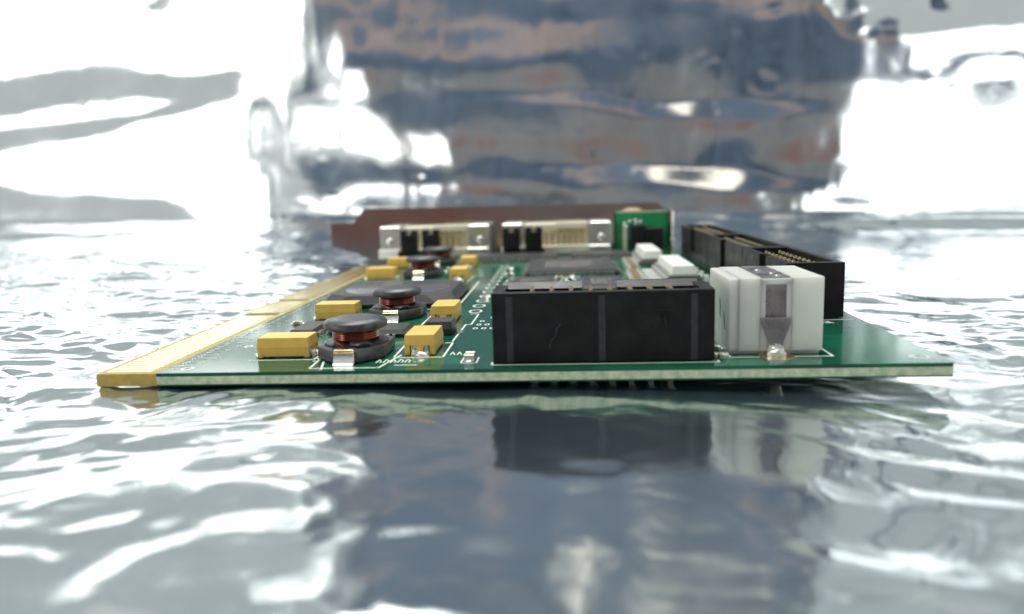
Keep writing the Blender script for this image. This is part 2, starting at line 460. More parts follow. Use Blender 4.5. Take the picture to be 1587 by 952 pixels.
def back_height(X, Z, zcol):
    SL = back_slope(X, Z)
    Hh = np.cumsum(SL * np.diff(zcol, prepend=zcol[0])[:, None], axis=0)
    Hh += 1.4 * vnoise(X / 70, Z / 90, 41) + 0.7 * vnoise(X / 45, Z / 30, 44) + 0.40 * vnoise(X / 24, Z / 60, 42) + 0.10 * (1 - 2 * np.abs(vnoise(X / 9, Z / 26, 43)))
    rs = np.random.RandomState(5)                      # small dents
    for k in range(34):
        dx_, dz_ = rs.uniform(-330, 520), rs.uniform(5, 180)
        r_ = rs.uniform(1.6, 4.0); a_ = rs.uniform(-0.45, 0.45)
        Hh += a_ * np.exp(-(((X - dx_) / (r_ * rs.uniform(0.7, 1.6))) ** 2 + ((Z - dz_) / (r_ * rs.uniform(0.8, 2.2))) ** 2))
    Hh -= 10 * np.exp(-(np.clip(Z + 12, 0, None) / 7.0))   # the foot curls forward on to the floor sheet
    return Hh - 0.02 * (X - 60)
Hh = back_height(BX, BZ, bz)
back = grid_mesh('backdrop', BX, YB + Hh, BZ, 'film_back')
back['label'] = 'creased silver metallised film hung upright behind the circuit card'

# ------------------------------------------------------------------ the circuit card
card = bpy.data.objects.new('circuit_card', None); C.objects.link(card)
card.empty_display_size = 0.02
card.matrix_world = CARD_M
card['label'] = 'green expansion circuit card with gold edge contacts, yellow capacitors and black sockets'
card['category'] = 'circuit card'

BT = 1.6
N1, N2 = (45.0, 46.9), (62.6, 64.5)
outline = [(0.5, 0), (106.2, 0), (106.7, 0.5), (106.7, 167), (8.0, 167), (8.0, 131.5), (0.0, 131.2), (0, N2[1]), (7.0, N2[1]), (7.0, N2[0]), (0, N2[0]),
           (0, N1[1]), (7.0, N1[1]), (7.0, N1[0]), (0, N1[0]), (0, 0.5)]
board = MB().prism(outline, -BT, 0).build('board', 'laminate', card, label='green circuit board with pale mottled fibreglass edge')
maskpts = [(8.0, -0.03), (106.4, -0.03), (106.6, 0.3), (106.6, 166.9), (8.0, 166.9)]
MB().prism(maskpts, -0.42, 0.05).build('solder_mask', 'mask', board)
MB().prism(maskpts, -BT - 0.05, -BT + 0.12).build('solder_mask', 'mask', board)
for a, c in ((0.0, N1[0]), (N1[1], N2[0]), (N2[1], 131.1)):
    e = 0.03
    MB().box(-0.02, 7.95, a - (0.02 if a == 0 else -e), c - e, -BT - 0.02, 0.01).build('contact_tab', 'tab_laminate', board)
finger = None
y = 1.4
while y < 130.3:
    if not any(n0 - 1.0 < y < n1 + 1.0 for n0, n1 in (N1, N2)):
        if finger is None:
            finger = MB().box(0.7, 6.9, -0.48, 0.48, 0.012, 0.05).build('gold_contact', 'gold', board, (0, y, 0))
        else:
            f2 = finger.copy(); C.objects.link(f2); f2.location = Vector((0, y, 0)) * S
    y += 1.27
# bright neck of bare gold along the inner edge of the tab
Z0, Z1 = 0.052, 0.075
def silk(pts, w=0.28):
    return MB().stroke(pts, w, Z0, Z1).build('silkscreen_line', 'silk', board)

# ---- vias in a row along the slot edge (too small to pick apart)
mb = MB()
for k in range(95):
    yy = 2.5 + k * 1.35
    mb.ring(9.2 + 0.25 * (k % 2), yy, 0.32, 0.32, 0.14, 0.05, 0.08, n=10)
    if k % 2 == 0: mb.ring(11.0 + 0.5 * ((k // 2) % 3), yy + 0.3, 0.3, 0.3, 0.13, 0.05, 0.08, n=10)
mb.build('via_row', 'tin', board, kind='stuff')
mb = MB()
for k in range(60):
    yy = 3 + k * 2.1
    mb.stroke([(8.4, yy), (9.0, yy), (10.4 + rnd.random(), yy + 0.6)], 0.16, 0.05, 0.062)
mb.build('track_stubs', 'via_dark', board, kind='stuff')

# ---- mounting / tooling pads
for (x, yy, r) in ((104.0, 3.4, 1.3), (11.1, 2.2, 0.9), (13.6, 16.0, 0.7)):
    MB().ring(x, yy, r, r, r * 0.45, 0.05, 0.08).build('tooling_pad', 'tin', board)

# ---- oval test pads in a line
for k in range(13):
    yy = 44.5 + 6.3 * k
    x = 44.1 - 0.045 * k
    o = MB().ring(x, yy, 1.22, 1.8, 0.34, Z0, Z1).build('test_pad', 'silk', board)

# ---- via cluster beside the header
for i in range(4):
    for j in range(5):
        if (i + j) % 4 == 3: continue
        MB().ring(46.0 + j * 1.35 + 0.2 * i, 27.5 + i * 3.3, 0.42, 0.75, 0.2, Z0, Z1, n=14).build('test_pad', 'silk', board)

# ---- silkscreen outlines
for pts in ([(27.6, 1.4), (36.6, 1.4), (38.0, 8.5)], [(27.6, 1.4), (27.0, 13.5)], [(29.3, 0.9), (28.3, 5.2)],
            [(17.6, 6.6), (26.5, 6.6), (26.5, 12.6)], [(37.4, 7.0), (44.0, 7.0), (44.0, 16.4), (43.0, 16.4)],
            [(37.3, 7.6), (37.0, 30.0)], [(43.8, 17.5), (44.0, 31.0), (44.9, 31.0), (45.0, 41.5), (43.6, 41.5)], [(36.6, 31.5), (36.8, 47.5)],
            [(36.8, 47.5), (27, 48.0)], [(40.0, 47.5), (39.9, 88.0)], [(37.0, 88.5), (37.4, 99)],
            [(51.0, 1.95), (79.4, 1.95), (79.4, 3.0)], [(51.0, 1.95), (51.0, 3.2)],
            [(93.9, 4.6), (93.9, 17.5)], [(80.6, 4.4), (93.9, 4.4)],
            [(94.5, 29.6), (105.2, 29.6)], [(46.4, 68.8), (46.6, 90.0)], [(62.6, 67.0), (62.6, 88.0)], [(59.4, 70), (59.4, 88.0)],
            [(38.5, 2.6), (41.2, 2.6)], [(15.2, 36.2), (25.2, 36.2)], [(8.8, 94.6), (19.5, 94.6)]):
    silk(pts)
# illegible reference designators: loose clusters of short strokes
rr = random.Random(3)
for (x, yy, n) in ((35.6, 4.2, 5), (44.8, 8.3, 3), (37.8, 20.5, 3), (27.5, 21.0, 4), (56, 68.0, 3), (98, 26.8, 4), (60.4, 92.0, 4), (47.0, 91.5, 3), (76.0, 72.0, 4)):
    mb = MB()
    for k in range(n):
        x0 = x + k * 0.95
        mb.stroke([(x0, yy), (x0 + 0.1, yy + 1.7), (x0 + 0.6, yy + 1.7 * rr.random()), (x0 + 0.55, yy)], 0.17, Z0, Z1)
    mb.build('printed_mark', 'silk', board)

# ---- capacitors: moulded yellow bodies, terminals at both ends
def cap_meshes():
    L, W, Hh_ = 7.3, 4.3, 2.9
    bb = MB()
    # body in two moulded halves; the lower half is cut out at each end round the terminal
    bb.frustum((-L / 2 + 0.75, L / 2 - 0.75, -W / 2 + 0.14, W / 2 - 0.14), 0.30, (-L / 2 + 0.7, L / 2 - 0.7, -W / 2, W / 2), 1.45)
    for e in (-1, 1):
        xa, xb = sorted((e * (L / 2 - 0.72), e * (L / 2 - 0.04)))
        for (ya, yb) in ((-W / 2 + 0.06, -W / 2 + 0.78), (W / 2 - 0.78, W / 2 - 0.06)):
            bb.box(xa, xb, ya, yb, 0.12, 1.449, 0.06)
        bb.prism([(-0.62, 1.449), (0.62, 1.449), (0.36, 0.55), (-0.36, 0.55)], xa, xb, axis='x')
    bb.frustum((-L / 2, L / 2, -W / 2, W / 2), 1.45, (-L / 2 + 0.16, L / 2 - 0.16, -W / 2 + 0.14, W / 2 - 0.14), Hh_, 0.05)
    t = MB()
    t.box(-L / 2 - 0.10, -L / 2 + 1.2, -1.2, 1.2, 0.06, 0.28, 0.03)
    t.box(-L / 2 + 0.15, -L / 2 + 0.34, -1.2, -0.62, 0.25, 1.44)
    t.box(-L / 2 + 0.15, -L / 2 + 0.34, 0.62, 1.2, 0.25, 1.44)
    s = MB()
    s.blob((-L / 2 - 0.28, -0.35, 0.18), (0.62, 1.15, 0.52), 1, 0.16)
    s.blob((-L / 2 - 0.12, 0.55, 0.25), (0.48, 0.75, 0.60), 2, 0.2)
    return bb, t, s
bb, t, s = cap_meshes()
cap0 = bb.build('capacitor', 'cap_yellow', card, (0, 0, 0))
t0 = t.build('terminal', 'tin', cap0); s0 = s.build('solder_joint', 'solder', cap0, smooth=True)
t1 = place('terminal', t0.data, None, cap0, rz=math.pi); s1 = place('solder_joint', s0.data, None, cap0, rz=math.pi)
caps = [  # centre x, centre y, rotation, label
    (21.95, 9.7, 0, 'yellow capacitor nearest the gold contacts, lying across the front'),
    (20.3, 39.6, 0, None), (14.3, 98.2, 0, None), (13.7, 124.2, 0, None),
    (40.7, 11.7, math.pi / 2, 'yellow capacitor beside the front coil, end on, with white solder'),
    (40.0, 36.7, math.pi / 2, None), (34.6, 94.2, math.pi / 2, None), (33.2, 123.6, math.pi / 2, None), (20.6, 116.5, math.pi / 2, None)]
for i, (x, yy, rz, lb) in enumerate(caps):
    if i == 0:
        cap0.location = Vector((x, yy, 0.02)) * S; cap0['label'] = lb
    else:
        clone(cap0, (x, yy, 0.02), rz, label=lb)

# solder pads (bare copper clearances that show olive under the parts)
for (x0, x1, y0, y1) in ((38.2, 43.4, 5.6, 7.6), (37.6, 42.8, 30.6, 33.0)):
    MB().box(x0, x1, y0, y1, 0.052, 0.07).build('solder_pad', 'mask_tint', board)

# ---- drum-core coils
def coil_meshes():
    base = [(-1.7, -6.4), (1.7, -6.4), (4.6, -3.0), (4.7, 3.0), (1.7, 6.4), (-1.7, 6.4), (-4.7, 3.0), (-4.6, -3.0)]
    b = MB().prism(base, 0.12, 1.75, bev=0.14)
    b.lathe([(0, 1.7), (4.35, 1.70), (4.35, 1.95), (4.1, 2.05), (0, 2.06)], n=40)
    d = MB().lathe([(0, 3.72), (3.9, 3.74), (4.25, 3.92), (4.38, 4.25), (4.32, 4.62), (4.05, 4.90), (3.3, 5.10), (2.0, 5.19), (0, 5.22)], n=56)
    core = MB().lathe([(2.3, 2.0), (2.3, 3.8)], n=24)
    w = MB()
    path = []
    turns, n = 4.4, 150
    for k in range(n):
        a = 2 * math.pi * turns * k / n
        path.append((2.95 * math.cos(a), 2.95 * math.sin(a), 2.30 + 1.25 * (k / n)))
    w.tube(path, 0.27, 8)
    path = []
    for k in range(120):
        a = 2 * math.pi * 3.6 * k / 120 + 1.0
        path.append((2.55 * math.cos(a), 2.55 * math.sin(a), 3.5 - 1.1 * (k / 120)))
    w.tube(path, 0.27, 8)
    for e in (-1, 1):      # the ends of the wire run down to the terminals
        w.tube([(2.2 * e, e * 2.4, 2.4), (1.4 * e, e * 3.9, 2.28), (0.3 * e, e * 5.0, 2.05), (0.1 * e, e * 6.1, 1.95)], 0.26, 8)
    g = MB().box(-1.35, 1.35, -6.58, -5.2, 1.55, 1.98, 0.12)
    g.box(-1.35, 1.35, -6.62, -6.42, 0.1, 1.6, 0.05)
    sj = MB().prism([(-6.60, 0.04), (-7.35, 0.04), (-7.1, 0.25), (-6.75, 0.8), (-6.62, 1.15)], -1.35, 1.35, axis='x', bev=0.05)
    glue = MB().blob((1.3, -3.4, 2.05), (1.5, 1.2, 0.5), 4, 0.15).blob((-1.6, -3.2, 2.0), (1.0, 0.9, 0.4), 5, 0.15)
    return b, d, core, w, g, sj, glue
b, d, core, w, g, sj, glue = coil_meshes()
coil0 = b.build('inductor', 'ferrite', card, smooth=True)
d.build('core_disc', 'ferrite', coil0, smooth=True)
core.build('core_post', 'ferrite', coil0, smooth=True)
w.build('winding', 'copper', coil0, smooth=True)
g0 = g.build('terminal', 'gold', coil0)
j0 = sj.build('solder_joint', 'solder', coil0)
glue.build('glue', 'ferrite', coil0, smooth=True)
place('terminal', g0.data, None, coil0, rz=math.pi)
place('solder_joint', j0.data, None, coil0, rz=math.pi)
for i, (x, yy, rz, lb) in enumerate([(31.6, 9.9, 0.0, 'copper-wound coil with grey ferrite disc nearest the front edge'), (30.6, 41.2, 0.02, None), (24.0, 102.0, 0.0, None), (23.3, 132.0, -0.03, None)]):
    if i == 0:
        coil0.location = Vector((x, yy, 0.05)) * S; coil0['label'] = lb
    else:
        clone(coil0, (x, yy, 0.05), rz)

# ---- large ball-grid chip between the coils
cx, cy = 26.2, 63.0
def octo(h, ch):
    return [(cx + a * h, cy + b_ * h) if False else (cx + a, cy + b_) for a, b_ in
            ((-h + ch, -h), (h - ch, -h), (h, -h + ch), (h, h - ch), (h - ch, h), (-h + ch, h), (-h, h - ch), (-h, -h + ch))]
bga = MB().prism(octo(12.9, 3.4), 0.98, 2.35, top=octo(11.9, 4.3)).build('large_chip', 'chip', card, label='large grey chip with chamfered corners and a round polished top')
MB().box(cx - 13.2, cx + 13.2, cy - 13.2, cy + 13.2, 0.55, 0.96, 0.05).build('substrate', 'chip', bga)
MB().lathe([(0, 2.40), (10.6, 2.40), (10.75, 2.352)], cx, cy, n=64).build('polished_disc', 'chip_top', bga, smooth=True)
mb = MB()
for k in range(20):
    for e in (-1, 1):
        mb.blob((cx - 12.1 + k * 1.27, cy + e * 12.4, 0.3), (0.36, 0.36, 0.30), 1, 0, 1)
        mb.blob((cx + e * 12.4, cy - 12.1 + k * 1.27, 0.3), (0.36, 0.36, 0.30), 1, 0, 1)
mb.build('solder_balls', 'resistor', bga, smooth=True, kind='stuff')

# ---- leaded chips
def gull(mb, x, y_, dx, dy, z_top=0.75, w=0.24, reach=1.3):
    """one bent lead from the body edge outwards"""
    nx, ny = -dy, dx
    def q(a, s_): return (x + dx * a + nx * s_ * w, y_ + dy * a + ny * s_ * w)
    for a0, a1, z0, z1 in ((-0.1, reach * 0.45, z_top - 0.06, z_top + 0.06), (reach * 0.36, reach * 0.55, 0.10, z_top), (reach * 0.45, reach, 0.07, 0.18)):
        mb.prism([q(a0, -1), q(a1, -1), q(a1, 1), q(a0, 1)], z0, z1)

def leaded_chip(name, x0, x1, y0, y1, h, sides, pitch, label=None, m='chip', marks=True, seed=0):
    o = MB().frustum((x0 + 0.15, x1 - 0.15, y0 + 0.15, y1 - 0.15), 0.15, (x0, x1, y0, y1), h * 0.5).frustum((x0, x1, y0, y1), h * 0.5 + 0.001, (x0 + 0.3, x1 - 0.3, y0 + 0.5, y1 - 0.3), h, 0.0).build(name, m, card, label=label)
    z = h * 0.5
    for sd in sides:
        mb = MB()
        if sd in 'fb':
            n = int((x1 - x0 - 1.6) / pitch)
            off = (x0 + x1) / 2 - (n - 1) * pitch / 2
            for k in range(n):
                gull(mb, off + k * pitch, y0 if sd == 'f' else y1, 0, -1 if sd == 'f' else 1, z, pitch * 0.24)
        else:
            n = int((y1 - y0 - 1.6) / pitch)
            off = (y0 + y1) / 2 - (n - 1) * pitch / 2
            for k in range(n):
                gull(mb, x0 if sd == 'l' else x1, off + k * pitch, -1 if sd == 'l' else 1, 0, z, pitch * 0.24)
        mb.build('lead_row', 'tin', o, kind='stuff')
    if marks:
        r_ = random.Random(seed)
        mb = MB()
        for row in range(3):
            xx = x0 + (x1 - x0) * 0.2
            yy_ = y0 + (y1 - y0) * (0.62 - 0.17 * row)
            while xx < x0 + (x1 - x0) * r_.uniform(0.6, 0.85):
                w_ = r_.uniform(0.35, 0.9)
                mb.box(xx, xx + w_, yy_, yy_ + (y1 - y0) * 0.09, h + 0.004, h + 0.012)
                xx += w_ + r_.uniform(0.25, 0.6)
        mb.build('printed_mark', 'print', o)
    return o

leaded_chip('flat_chip', 50.6, 73.4, 96.5, 126.5, 1.45, 'flrb', 0.65, 'large flat grey chip in the middle of the board', seed=1)
leaded_chip('flat_chip', 33.0, 58.0, 134.5, 148.5, 1.6, 'fb', 0.8, 'flat grey chip with a bright front lead row near the bracket', seed=2, marks=False)
leaded_chip('flat_chip', 62.0, 80.0, 134.5, 148.0, 1.6, 'fr', 0.8, None, seed=3, marks=False)
leaded_chip('memory_chip', 48.4, 57.6, 70.5, 88.0, 1.05, 'lr', 1.27, 'small memory chip behind the left half of the front socket', seed=4)
leaded_chip('memory_chip', 64.2, 73.2, 68.0, 86.0, 1.05, 'lr', 1.27, 'small memory chip seen through the notch of the front socket', seed=5)
leaded_chip('small_chip', 17.4, 21.4, 22.0, 31.0, 1.2, 'lr', 0.8, None, marks=False)
leaded_chip('small_chip', 23.6, 29.8, 22.6, 29.8, 1.4, 'lf', 0.8, None, marks=False)
leaded_chip('small_chip', 29.8, 36.0, 21.0, 27.6, 1.2, 'fbr', 1.0, None, marks=False)
leaded_chip('small_chip', 38.6, 43.2, 22.0, 27.0, 2.1, 'lr', 1.0, None, marks=False)
leaded_chip('small_chip', 20.0, 26.0, 112.0, 115.0, 1.4, 'fb', 0.9, None, marks=False)
leaded_chip('small_chip', 50.4, 56.5, 150.5, 154.0, 1.4, 'f', 0.8, None, marks=False)

# ---- little two-terminal parts
def chip_part(x, yy, rz, L=2.0, W=1.2, H=0.6, m='ceramic', label=None):
    o = MB().box(-L / 2 + 0.35, L / 2 - 0.35, -W / 2, W / 2, 0.10, H).build('chip_component', m, card, (x, yy, 0.03), rz, label)
    mb = MB().box(-L / 2, -L / 2 + 0.349, -W / 2 - 0.02, W / 2 + 0.02, 0.04, H + 0.03, 0.05).blob((-L / 2 - 0.12, 0, 0.12), (0.34, W * 0.45, 0.22), 1, 0.1, 1)
    t_ = mb.build('terminal', 'solder', o)
    place('terminal', t_.data, None, o, rz=math.pi)
    return o
chip_part(47.9, 4.9, math.pi / 2, 2.2, 1.3, 0.95, 'ceramic', 'tiny tan chip resistor alone in front of the test pads')
MB().stroke([(46.9, 3.3), (48.9, 3.3), (48.9, 6.4)], 0.2, Z0, Z1).stroke([(46.9, 3.3), (46.9, 6.4)], 0.2, Z0, Z1).build('silkscreen_line', 'silk', board)
rr = random.Random(11)
for k in range(6): chip_part(76.6 + 0.12 * k, 76 + 5.2 * k, 0, 2.6, 1.6, 0.7, 'ceramic')
for k in range(6): chip_part(80.3 + 0.05 * k, 77 + 4.6 * k, 0, 2.6, 1.8, 0.75, 'white_plastic')
for k in range(5): chip_part(78.2, 109 + 5.5 * k, 0, 2.4, 1.5, 0.7, 'ceramic')
for k in range(8): chip_part(92.4, 78 + 7.5 * k, math.pi / 2, 2.2, 1.3, 0.7, 'resistor')
for (x, yy) in ((59.6, 76), (60.8, 81), (61.4, 86.5), (58.9, 90.6), (62.0, 91.0), (25.5, 32.0), (27.8, 110), (30.5, 88), (14.8, 34.0), (80.0, 9.0), (80.1, 4.6), (29.0, 117.5), (44.8, 60), (46.3, 100.0), (46.0, 112.0)):
    chip_part(x, yy, rr.choice((0, math.pi / 2)), 1.7, 1.0, 0.55, rr.choice(('ceramic', 'resistor')))

# ---- white-topped dual-row parts near the right-hand sockets
def white_part(x0, x1, y0, y1, h, label):
    o = MB().box(x0, x1, y0, y1, 0.15, h * 0.45, 0.08).build('white_module', 'grey_plastic', card, label=label)
    MB().frustum((x0 + 0.7, x1 - 0.7, y0 + 1.2, y1 - 1.2), h * 0.45 + 0.003, (x0 + 1.1, x1 - 1.1, y0 + 1.9, y1 - 1.9), h, 0.12).build('white_cap', 'white_plastic', o)
    for sd in (-1, 1):
        mb = MB(); n = int((y1 - y0 - 1) / 1.6)
        for k in range(n):
            gull(mb, x0 if sd < 0 else x1, y0 + 0.9 + k * 1.6, sd, 0, h * 0.3, 0.38, 1.5)
        mb.build('lead_row', 'solder', o, kind='stuff')
white_part(83.2, 90.2, 79.0, 108.0, 3.6, 'white-topped module just behind the white power socket')
white_part(80.6, 87.4, 116.0, 143.0, 3.8, 'white-topped module in front of the upright green board')

# ---- shrouded pin sockets
def pin_mesh(z0, z1, w=0.32):
    b_ = MB().box(-w, w, -w, w, z0, z1, 0.0)
    b_.frustum((-w, w, -w, w), z1 + 0.0005, (-w * 0.4, w * 0.4, -w * 0.4, w * 0.4), z1 + 0.45)
    b_.frustum((-w * 0.5, w * 0.5, -w * 0.5, w * 0.5), z0 - 0.35, (-w, w, -w, w), z0 - 0.0005)
    return b_

def shrouded(x0, x1, y0, y1, h, along, notch, ncol, pins_z, label, ribs=(), notch_side='far', pcx=None):
    """box header: floor, four walls, key notch in one long wall, two rows of pins"""
    t_ = 1.05
    b_ = MB().box(x0 + 0.02, x1 - 0.02, y0 + 0.02, y1 - 0.02, 0.25, 2.4)
    if along == 'x':
        b_.box(x0, x1, y0, y0 + t_, 0.2, h, 0.08)                       # near wall
        prof = [(y1, 0.2), (y1, h + 0.30), (y1 - 0.5, h + 0.30), (y1 - 1.9, h - 0.45), (y1 - 1.9, h - 1.0), (y1 - t_, h - 1.6), (y1 - t_, 0.2)]
        b_.prism(prof, x0 + 0.9, notch[0], axis='x'); b_.prism(prof, notch[1], x1 - 0.9, axis='x')
        b_.box(notch[0] - 0.05, notch[1] + 0.05, y1 - t_ + 0.01, y1 - 0.01, 0.2, h * 0.30)
        for xa, xb in ((x0, x0 + 1.6), (x1 - 1.6, x1)):
            b_.box(xa + 0.005, xb - 0.005, y0 + t_ - 0.06, y1 - t_ + 0.06, 0.2, h - 0.004, 0.0)
    else:
        b_.box(x1 - t_, x1, y0, y1, 0.2, h, 0.08)
        b_.box(x0, x0 + t_, y0, notch[0], 0.2, h, 0.08); b_.box(x0, x0 + t_, notch[1], y1, 0.2, h, 0.08)
        b_.box(x0 + 0.01, x0 + t_ - 0.01, notch[0] - 0.05, notch[1] + 0.05, 0.2, h * 0.30)
        for ya, yb in ((y0, y0 + 1.8), (y1 - 1.8, y1)):
            b_.box(x0 + t_ - 0.06, x1 - t_ + 0.06, ya + 0.005, yb - 0.005, 0.2, h - 0.004, 0.0)
    o = b_.build('pin_socket', 'black_plastic', card, label=label)
    for (a, w_) in ribs:
        MB().box(a - w_ / 2, a + w_ / 2, y0 - 0.07, y0 + 0.2, 0.25, h - 0.55, 0.03).build('rib', 'black_rib', o)
    me = None
    for r_ in (-1, 1):
        for k in range(ncol):
            s_ = (k - (ncol - 1) / 2) * 2.54
            if along == 'x': p_ = ((pcx or (x0 + x1) / 2) + s_, (y0 + y1) / 2 + r_ * 1.27, 0)
            else: p_ = ((x0 + x1) / 2 + r_ * 1.27, (y0 + y1) / 2 + s_, 0)
            if me is None:
                po = pin_mesh(0.4, pins_z).build('pin', 'gold', o, p_); me = po.data; tm = None
            else:
                place('pin', me, None, o, p_)
            if ribs:
                if tm is None:
                    q_ = MB().lathe([(0.85, -1.66), (0.5, -1.95), (0.34, -2.3)], n=12).box(-0.3, 0.3, -0.3, 0.3, -3.35, -1.7, 0.08)
                    tm = q_.build('pin_tail', 'tail', o, p_).data
                else:
                    place('pin_tail', tm, None, o, p_)
    return o

hdr = shrouded(51.2, 78.9, 2.5, 11.2, 9.15, 'x', (62.7, 67.3), 8, 8.72, 'wide black pin socket standing at the front edge, notch in its far wall',
               ribs=((53.4, 0.85), (65.0, 0.85), (76.4, 0.85)))
# moulded number panel on the front wall
tb = MB().box(68.9, 74.3, 2.46, 2.6, 3.6, 6.6, 0.02).build('moulded_panel', 'black_plastic', hdr)
fc = bpy.data.curves.new('number', 'FONT'); fc.body = '391'; fc.size = 2.5 * S; fc.extrude = 0.03 * S; fc.align_x = 'CENTER'
fo = bpy.data.objects.new('number', fc); C.objects.link(fo)
dg = bpy.context.evaluated_depsgraph_get()
fme = bpy.data.meshes.new_from_object(fo.evaluated_get(dg)); bpy.data.objects.remove(fo)
nm = place('moulded_number', fme, None, hdr); fme.materials.clear(); fme.materials.append(M['black_panel'])
nm.location = Vector((71.6, 2.45, 4.25)) * S; nm.rotation_euler = (math.pi / 2, 0, 0)
# light scuffs on the front wall
MB().tube([(58.4, 2.47, 1.9), (58.55, 2.46, 2.9), (59.15, 2.46, 3.5), (59.3, 2.46, 4.5), (59.8, 2.47, 5.0)], 0.07, 6).build('scuff', 'black_rib', hdr)

shrouded(95.2, 104.2, 30.6, 61.2, 9.0, 'y', (43.4, 48.0), 9, 8.3, 'nearest of the three black pin sockets along the right edge')
shrouded(95.2, 104.2, 61.5, 99.6, 9.0, 'y', (78.0, 83.4), 12, 8.3, 'middle of the three black pin sockets along the right edge')
shrouded(95.2, 104.2, 99.9, 143.0, 9.0, 'y', (119.0, 125.0), 14, 8.3, 'farthest of the three black pin sockets along the right edge')

# ---- white power socket with its metal strap
X0, X1, Y0, Y1, HW = 80.9, 93.0, 5.6, 19.0, 10.0
wp = MB()
wx0, wx1 = 85.25, 89.0
wp.box(X0 + 1.5, wx0, Y0, Y1, 0.5, HW, 0.18, 2)
wp.box(X0 + 0.3, X0 + 1.75, Y0 + 0.12, Y1 - 0.1, 0.5, HW - 0.08, 0.22, 2)
wp.box(wx1, X1, Y0, Y1, 0.5, HW, 0.18, 2)
wp.box(wx0 - 0.2, wx1 + 0.2, Y0 + 0.9, Y1 - 0.1, 0.55, HW - 0.35, 0.0)
wp.box(wx0 - 0.2, wx0 + 0.55, Y0 + 0.12, Y0 + 1.0, 4.6, HW - 0.5, 0.08)
wp.box(wx1 - 0.55, wx1 + 0.2, Y0 + 0.12, Y0 + 1.0, 4.6, HW - 0.5, 0.08)
wp.box(wx0 - 0.2, wx1 + 0.2, Y0 + 0.05, Y0 + 1.0, HW - 0.9, HW - 0.12, 0.1)
wp.box(wx0 - 0.2, wx1 + 0.2, Y0 + 0.03, Y0 + 1.0, 0.52, 4.7, 0.1)
wp.box(X0 + 0.3, X1 - 0.3, Y0 + 0.5, Y1 - 0.4, 0.08, 0.56)
sock = wp.build('power_socket', 'nylon', card, label='translucent white nylon power socket with a metal strap down its front')
st = MB().box(wx0 + 0.15, wx1 - 0.15, Y0 + 0.35, Y1 - 0.6, HW - 0.10, HW + 0.08, 0.04)
st.box(wx0 + 0.6, wx1 - 0.6, Y0 + 0.45, Y0 + 0.82, 4.4, HW - 0.9, 0.03)
st.build('strap', 'clip_steel', sock)
MB().prism([(85.3, 4.9), (88.9, 4.9), (88.95, 4.25), (88.1, 1.9), (87.95, 0.5), (86.2, 0.5), (86.05, 1.9), (85.25, 4.25)], Y0 - 0.28, Y0 - 0.02, axis='y', bev=0.05).build('spade_terminal', 'clip_steel', sock)
MB().blob((87.05, Y0 - 0.55, 0.30), (1.1, 0.8, 0.6), 6, 0.3).blob((87.35, Y0 - 0.4, 0.85), (0.7, 0.42, 0.8), 7, 0.34).blob((86.6, Y0 - 0.42, 0.75), (0.55, 0.4, 0.6), 8, 0.34).build('solder_joint', 'solder', sock, smooth=False)
MB().lathe([(0, 0.06), (2.2, 0.06), (2.2, 0.075), (0, 0.08)], 87.05, Y0 - 0.9, n=32, sy=1.1).build('solder_pad', 'gold', sock)
MB().lathe([(1.25, -1.66), (1.0, -1.9), (0.85, -2.5), (0.6, -2.75), (0, -2.8)], 87.05, Y0 - 0.3, n=20).build('solder_joint', 'tail', sock, smooth=True)
for k, (px_, pz_) in enumerate(((Y0 + 4.4, HW + 0.08), (Y0 + 8.0, HW + 0.08), (Y0 + 1.7, HW + 0.08))):
    MB().lathe([(0.45, pz_ - 0.03), (0.38, pz_ + 0.06), (0, pz_ + 0.1)], 87.1 + 0.5 * (-1) ** k, px_, n=16).build('dimple', 'tin', sock, smooth=True)
# dark mould marks on its left side
for (yy, za, zb) in ((6.6, 3.2, 5.6), (9.4, 4.4, 7.0)):
    MB().prism([(yy, za), (yy + 0.55, za + 0.5), (yy + 0.6, zb), (yy + 0.1, zb - 0.7)], X0 - 0.02, X0 + 0.03, axis='x').build('side_slot', 'resistor', sock)
MB().blob((80.2, 3.5, 0.35), (0.55, 0.6, 0.5), 9, 0.2).build('solder_joint', 'solder', sock, smooth=True)

# ---- rear bracket
pts = [(-19.4, 3.5), (-19.4, 11.2), (-11.4, 11.3), (-7.6, 15.9), (91.0, 15.3), (93.6, 12.6), (93.6, -2.6), (-4, -2.6), (-11, 0.8)]
br = MB().prism(pts, 0.0, 0.9, axis='y').build('bracket', 'steel', card, label='long dull steel bracket standing across the far end')
br.location = Vector((0, 167.2, 0)) * S; br.rotation_euler.x = -math.radians(1.5)
MB().box(93.7, 94.4, -9.0, 0.4, -2.0, 13.2, 0.05).build('flange', 'steel', br)
MB().lathe([(0.36, 0), (0.36, 4.0), (0.6, 4.1), (0.6, 4.9), (0.36, 5.0), (0.36, 13.0), (0, 13.2)], 93.3, 147.5, n=16).build('pin_post', 'tin', card, smooth=True, label='thin upright metal post beside the upright green board')

